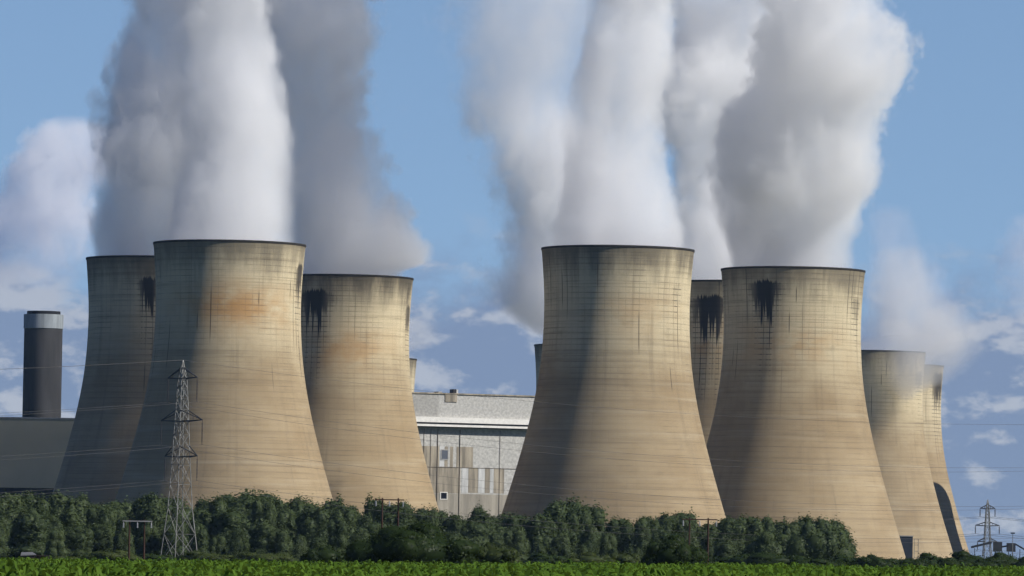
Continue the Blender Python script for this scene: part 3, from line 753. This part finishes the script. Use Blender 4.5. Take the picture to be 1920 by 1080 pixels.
# ------------------------------------------------------------------ the crop
def crop():
    n = 27000
    y = 120 + (430 - 120) * rng.random(n) ** 0.85
    row = 0.0
    x = (rng.random(n) - 0.5) * 2 * (y * 0.0925 + 2.5)
    x = np.round(x / 0.75) * 0.75 + rng.normal(size=n) * 0.09
    hvar = np.array([mnoise.fractal(Vector((a * 0.09, b_ * 0.04, 0)), 1.0, 2.0, 3) for a, b_ in zip(x, y)])
    hc = 1.82 + 0.20 * hvar + np.clip(rng.normal(size=n), -2, 2.8) * 0.12
    gz = np.array([gz_at(a, b_) for a, b_ in zip(x, y)])
    K = 1.9
    V, FC, TN = [], [], []
    nl = 6; off = 0
    for l in range(nl):
        az = rng.random(n) * 2 * PI if l % 2 == 0 else az + PI + rng.normal(size=n) * .5
        z0 = gz + hc - 0.12 - 0.13 * l + rng.normal(size=n) * .04
        L = K * (0.26 + 0.08 * l) * (0.8 + .4 * rng.random(n)); wd = K * (0.024 + 0.006 * l + 0.012 * rng.random(n))
        up = (0.62 - 0.06 * l) * (0.6 + .8 * rng.random(n)); dr = 0.16 + 0.30 * rng.random(n)
        dx, dy = np.cos(az), np.sin(az); px, py = -dy, dx
        cols = []
        for (s, ws) in ((0.0, 0.7), (0.35, 1.0), (0.7, 0.8), (1.0, 0.08)):
            cx = x + dx * L * s; cyy = y + dy * L * s; cz = z0 + up * (s - 0.9 * s * s * s) - dr * s * s * s
            cols.append(np.stack([cx - px * wd * ws, cyy - py * wd * ws, cz + 0.02 * ws], 1)); cols.append(np.stack([cx + px * wd * ws, cyy + py * wd * ws, cz - .02 * ws], 1))
        vv = np.stack(cols, 1)                        # n, 8, 3
        V.append(vv.reshape(-1, 3))
        b0 = off + np.arange(n)[:, None] * 8
        for q in range(3): FC.append(b0 + np.array([[2 * q, 2 * q + 1, 2 * q + 3, 2 * q + 2]]))
        tn = np.clip(0.5 + 0.35 * hvar + rng.normal(size=n) * .22 - 0.05 * l, 0, 1.3)
        TN += [tn, tn, tn]
        off += n * 8
    me = npmesh('maize_crop', np.concatenate(V), np.concatenate(FC), True)
    a = me.attributes.new('tone', 'FLOAT', 'FACE'); a.data.foreach_set('value', np.concatenate(TN).astype(np.float32)[:len(me.polygons)])
    o = obj('maize_crop', me, M['crop']); tag(o, 'lush green maize crop along the bottom of the picture', kind='stuff')
    # dense lower leaves: a rough canopy sheet under the leaf tips
    xs_ = np.linspace(-1, 1, 150); ys_ = np.linspace(60, 432, 260)
    vv = []
    for yy in ys_:
        for q in xs_:
            xx = q * (yy * 0.0925 + 6); vv.append((xx, yy, gz_at(xx, yy) + 1.22 + 0.14 * mnoise.fractal(Vector((xx * .9, yy * .5, 0)), 1.0, 2.0, 3)))
    ff = [(j * 150 + i, j * 150 + i + 1, (j + 1) * 150 + i + 1, (j + 1) * 150 + i) for j in range(259) for i in range(149)]
    me = npmesh('crop_undergrowth', vv, ff, True)
    o = obj('crop_undergrowth', me, M['crop']); tag(o, 'shaded lower leaves of the green crop', kind='stuff')
crop()

# ------------------------------------------------------------------ steam
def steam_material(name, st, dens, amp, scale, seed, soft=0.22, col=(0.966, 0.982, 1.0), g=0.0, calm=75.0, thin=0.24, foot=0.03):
    """steam whose density falls off from the plume's wandering axis and is torn by turbulence; st: stations (z, x, y, r) local to the object"""
    st = sorted(st); z0, z1 = st[0][0], st[-1][0]
    m = bpy.data.materials.new(name); m.use_nodes = True
    t = NT(m.node_tree); t.n.remove(t.n['Principled BSDF'])
    co = t.new('ShaderNodeTexCoord').outputs['Object']
    x, y, z = t.sep(co)
    zn = t.math('DIVIDE', t.math('SUBTRACT', z, z0), z1 - z0, clamp=True)
    def curve(k):
        vals = [q[k] for q in st]; lo, hi = min(vals), max(vals); hi = hi if hi - lo > 1e-3 else lo + 1
        n = t.new('ShaderNodeFloatCurve'); cu = n.mapping.curves[0]
        pts = [((q[0] - z0) / (z1 - z0), (q[k] - lo) / (hi - lo)) for q in st]
        while len(cu.points) < len(pts): cu.points.new(0.5, 0.5)
        for p_, (a, b_) in zip(cu.points, pts): p_.location = (a, b_); p_.handle_type = 'AUTO_CLAMPED'
        n.mapping.update(); t.l.new(zn, n.inputs['Value'])
        return t.math('MULTIPLY_ADD', n.outputs[0], hi - lo, lo)
    cx, cyy, rr = curve(1), curve(2), curve(3)
    dx, dy = t.math('SUBTRACT', x, cx), t.math('SUBTRACT', y, cyy)
    r = t.math('SQRT', t.math('ADD', t.math('MULTIPLY', dx, dx), t.math('MULTIPLY', dy, dy)))
    e = t.math('SUBTRACT', 1.0, t.math('DIVIDE', r, rr))
    grow = t.ss(z, TOWER_H - 4, TOWER_H + calm, 0.16, 1.0)
    q = t.vadd(t.xyz(x, y, t.math('MULTIPLY', z, 0.80)), (seed * 31.0, seed * 17.0, seed * 7.0))
    nz = t.noise(q, 1.0 / scale, 2.0, 0.5)
    n2 = t.noise(t.vadd(q, (11.3, 5.1, 7.7)), 1.0 / (scale * 0.38), 6.0, 0.65)
    lobes = t.math('SUBTRACT', t.math('MULTIPLY', t.math('ABSOLUTE', t.math('SUBTRACT', n2, 0.5)), 4.0), 0.42)     # rounded lobes with sharp valleys
    nb = t.math('MULTIPLY', t.math('MULTIPLY_ADD', t.math('SUBTRACT', nz, 0.48), 1.5 * amp, t.math('MULTIPLY', lobes, 0.62 * amp)), grow)
    f = t.ss(t.math('ADD', e, t.math('MULTIPLY_ADD', grow, 0.09, nb)), 0.0, soft)
    wv = t.noise(t.vmul(q, (1, 1, 0.6)), 1.0 / (scale * 0.55), 3.0, 0.55)
    f = t.math('MULTIPLY', f, t.ss(wv, 0.30, 0.64, 0.22, 1.3))
    f = t.math('MULTIPLY', f, t.ss(z, 212.0, 262.0, 1.0, thin))                                                # thinned aloft, as if evaporating, to weaken the shade it throws
    f = t.math('MULTIPLY', f, t.math('MULTIPLY', t.ss(zn, 0.0, foot), t.ss(zn, 1.0 - 3.3 * foot if foot > 0.1 else 0.90, 1.0, 1.0, 0.0)))
    if name == 'cloud': f = t.math('MULTIPLY', f, t.ss(t.math('ADD', zn, t.math('MULTIPLY', nz, 0.3)), 0.12, 0.75))
    v = t.new('ShaderNodeVolumeScatter'); v.inputs['Color'].default_value = (*col, 1); v.inputs['Anisotropy'].default_value = g  # blue tint put into white steam so that its shade looks bluer
    t.l.new(t.math('MULTIPLY', f, dens), v.inputs['Density'])
    t.l.new(v.outputs[0], t.n['Material Output'].inputs['Volume'])
    return m

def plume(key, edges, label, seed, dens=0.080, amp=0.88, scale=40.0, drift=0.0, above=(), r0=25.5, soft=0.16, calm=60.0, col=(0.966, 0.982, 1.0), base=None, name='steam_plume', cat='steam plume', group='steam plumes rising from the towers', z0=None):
    """edges: (v, left u, right u) of the plume in the plane of its tower; above: (z, x, y, radius) past the top of the frame"""
    tx, td = T[key] if isinstance(key, str) else key
    zb = TOWER_H if z0 is None else z0
    rows = [(zb - 20, 0, 0, r0 * 0.95), (zb - 3, 0, 0, r0), (zb + 1.5, 0, 0, r0 * 1.01)] if r0 else []
    for (v, uL, uR) in edges:
        z = at((uL + uR) / 2, v, td).z
        yy = td + drift * max(0, z - zb)
        a, b_ = at(uL, v, yy), at(uR, v, yy)
        if not r0 or a.z > zb + 5: rows.append(((a.z + b_.z) / 2, (a.x + b_.x) / 2 - tx, yy - td, (b_.x - a.x) / 2))
    rows += [(a[0], a[1] - tx, a[2] - td, a[3]) for a in above]
    rows.sort()
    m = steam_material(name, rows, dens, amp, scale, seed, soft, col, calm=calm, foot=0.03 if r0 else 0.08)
    # closed hull with room for the billows
    zs = np.array([q[0] for q in rows]); z = np.linspace(zs[0], zs[-1], 60); nth = 36
    X = np.interp(z, zs, [q[1] for q in rows]); Y = np.interp(z, zs, [q[2] for q in rows]); Rr = np.interp(z, zs, [q[3] for q in rows])
    tt = np.clip((z - zb) / calm, 0, 1); k = 1.0 + 0.03 + (0.42 * amp) * tt
    if r0: Rr = np.where(z < zb + 0.2, np.minimum(Rr * k, 26.3), Rr * k + 1.5 * tt)
    else: Rr = Rr * (1.05 + .45 * amp)
    vs = [(X[i] + Rr[i] * math.cos(2 * PI * j / nth), Y[i] + Rr[i] * math.sin(2 * PI * j / nth), z[i]) for i in range(60) for j in range(nth)]
    fs = [(i * nth + j, i * nth + (j + 1) % nth, (i + 1) * nth + (j + 1) % nth, (i + 1) * nth + j) for i in range(59) for j in range(nth)]
    fs += [tuple(range(nth))[::-1], tuple(59 * nth + j for j in range(nth))]
    me = bpy.data.meshes.new(name); me.from_pydata(vs, [], fs); me.update(); me.materials.append(m)
    o = bpy.data.objects.new(name, me); C.objects.link(o); o.location = (tx, td, 0)
    tag(o, label, cat, group)
    return o

x2, y2 = T['t2']; x1, y1 = T['t1']; x3, y3 = T['t3']; x5, y5 = T['t5']; x6, y6 = T['t6']; x7, y7 = T['t7']; x8, y8 = T['t8']
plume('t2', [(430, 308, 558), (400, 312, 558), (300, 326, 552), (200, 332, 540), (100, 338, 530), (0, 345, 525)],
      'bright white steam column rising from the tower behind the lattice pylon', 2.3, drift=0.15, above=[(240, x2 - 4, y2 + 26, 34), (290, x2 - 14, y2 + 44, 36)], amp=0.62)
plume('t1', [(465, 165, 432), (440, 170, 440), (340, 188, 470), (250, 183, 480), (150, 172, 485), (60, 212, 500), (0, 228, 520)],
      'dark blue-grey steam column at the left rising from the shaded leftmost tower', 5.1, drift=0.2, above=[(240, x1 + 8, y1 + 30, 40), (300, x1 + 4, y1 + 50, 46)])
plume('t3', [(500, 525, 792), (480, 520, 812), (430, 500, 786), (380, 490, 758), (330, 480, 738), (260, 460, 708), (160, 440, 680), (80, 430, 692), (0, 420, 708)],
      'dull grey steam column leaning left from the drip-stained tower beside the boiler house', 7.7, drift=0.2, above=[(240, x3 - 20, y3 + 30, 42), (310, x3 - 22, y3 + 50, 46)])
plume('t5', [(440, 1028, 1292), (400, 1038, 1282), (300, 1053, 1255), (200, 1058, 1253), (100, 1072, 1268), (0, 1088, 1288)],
      'brightest white steam column rising from the largest tower right of the boiler house', 11.2, drift=0.36, above=[(240, x5 + 8, y5 + 48, 42), (330, x5 + 4, y5 + 80, 58), (400, x5 - 4, y5 + 100, 60)], amp=0.62)  # unseen top and backward lean shaped to shade the leftmost tower and its plume
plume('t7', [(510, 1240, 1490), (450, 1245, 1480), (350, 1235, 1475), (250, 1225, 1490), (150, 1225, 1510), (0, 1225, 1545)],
      'steam column seen in the gap between the two big right towers', 13.9, drift=0.52, above=[(240, x7 - 2, y7 + 54, 40), (268, x7 - 4, y7 + 25, 50), (300, x7 - 8, y7 - 12, 60), (360, x7 - 20, y7 - 20, 64), (410, x7 - 30, y7 - 20, 60)])  # unseen top bent forward to shade the drip-stained tower's plume
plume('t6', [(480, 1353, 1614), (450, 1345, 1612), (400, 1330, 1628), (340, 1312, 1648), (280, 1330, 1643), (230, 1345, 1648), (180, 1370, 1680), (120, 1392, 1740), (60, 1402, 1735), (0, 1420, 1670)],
      'broad pale grey steam column bulging right from the right front tower', 17.4, drift=-0.42, above=[(236, x6 + 6, y6 - 34, 36), (260, x6 + 4, y6 - 36, 36), (273, x6 - 2, y6 + 22, 52), (330, x6 - 6, y6 + 32, 54), (370, x6 - 6, y6 + 32, 54)])  # unseen top bent back and widened to shade the drip-stained tower's plume
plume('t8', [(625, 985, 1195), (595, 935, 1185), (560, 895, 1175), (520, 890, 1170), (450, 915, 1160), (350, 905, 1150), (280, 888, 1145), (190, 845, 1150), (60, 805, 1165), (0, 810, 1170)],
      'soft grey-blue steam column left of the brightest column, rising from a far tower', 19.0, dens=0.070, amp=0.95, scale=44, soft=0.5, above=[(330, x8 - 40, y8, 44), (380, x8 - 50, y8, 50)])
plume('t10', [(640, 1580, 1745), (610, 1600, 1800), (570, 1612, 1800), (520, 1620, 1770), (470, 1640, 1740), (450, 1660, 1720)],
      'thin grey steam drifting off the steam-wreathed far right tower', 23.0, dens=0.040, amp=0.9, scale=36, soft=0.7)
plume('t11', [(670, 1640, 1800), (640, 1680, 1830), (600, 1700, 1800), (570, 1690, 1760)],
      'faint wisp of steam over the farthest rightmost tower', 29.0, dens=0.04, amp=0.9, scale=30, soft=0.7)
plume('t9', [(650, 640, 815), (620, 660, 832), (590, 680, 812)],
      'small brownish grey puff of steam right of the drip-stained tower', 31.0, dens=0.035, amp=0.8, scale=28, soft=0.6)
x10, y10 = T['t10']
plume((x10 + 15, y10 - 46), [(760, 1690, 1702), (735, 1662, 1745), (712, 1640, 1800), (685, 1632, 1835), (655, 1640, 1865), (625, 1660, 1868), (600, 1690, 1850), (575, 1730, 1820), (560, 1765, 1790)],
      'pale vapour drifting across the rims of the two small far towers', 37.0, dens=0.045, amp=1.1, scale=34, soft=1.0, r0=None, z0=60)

# far cumulus behind the station
def far(u, v, d): p_ = at(u, v, d); return (p_.x, d)
plume(far(100, 350, 6500), [(560, -40, 120), (520, -90, 185), (450, -90, 200), (400, -70, 205), (350, -30, 215), (300, 10, 240), (262, 40, 236), (232, 75, 210), (212, 110, 170)],
      'white cumulus cloud with a grey base at the left edge beside the dark steam', 41.0, dens=0.10, amp=1.0, scale=58, r0=None, soft=0.4, name='cloud', cat='cloud', group='cumulus clouds', z0=100)
plume(far(1930, 480, 6500), [(650, 1900, 2000), (600, 1850, 2030), (540, 1862, 2030), (480, 1868, 2020), (420, 1880, 2010), (395, 1890, 1990)],
      'pinkish white cumulus cloud cut by the right edge of the picture', 43.0, dens=0.05, amp=1.0, scale=58, r0=None, soft=0.5, name='cloud', cat='cloud', group='cumulus clouds', z0=100)
plume(far(1680, 480, 6000), [(680, 1640, 1800), (600, 1590, 1850), (540, 1585, 1815), (480, 1590, 1775), (420, 1598, 1735), (375, 1615, 1700)],
      'dull grey-blue cloud right of the broad steam column', 47.0, dens=0.028, amp=1.0, scale=58, r0=None, soft=0.5, name='cloud', cat='cloud', group='cumulus clouds', z0=100)

# ------------------------------------------------------------------ haze
hm = bpy.data.materials.new('summer_haze'); hm.use_nodes = True
t = NT(hm.node_tree); t.n.remove(t.n['Principled BSDF'])
v = t.new('ShaderNodeVolumePrincipled'); v.inputs['Color'].default_value = (0.48, 0.70, 1.0, 1); v.inputs['Density'].default_value = 2.0e-5; v.inputs['Anisotropy'].default_value = 0.2
t.l.new(v.outputs[0], t.n['Material Output'].inputs['Volume'])
tag(MB().box(-4100, 4100, -450, 5500, -6, 440).build('haze', hm), 'thin pale air between the camera and the station', kind='stuff')
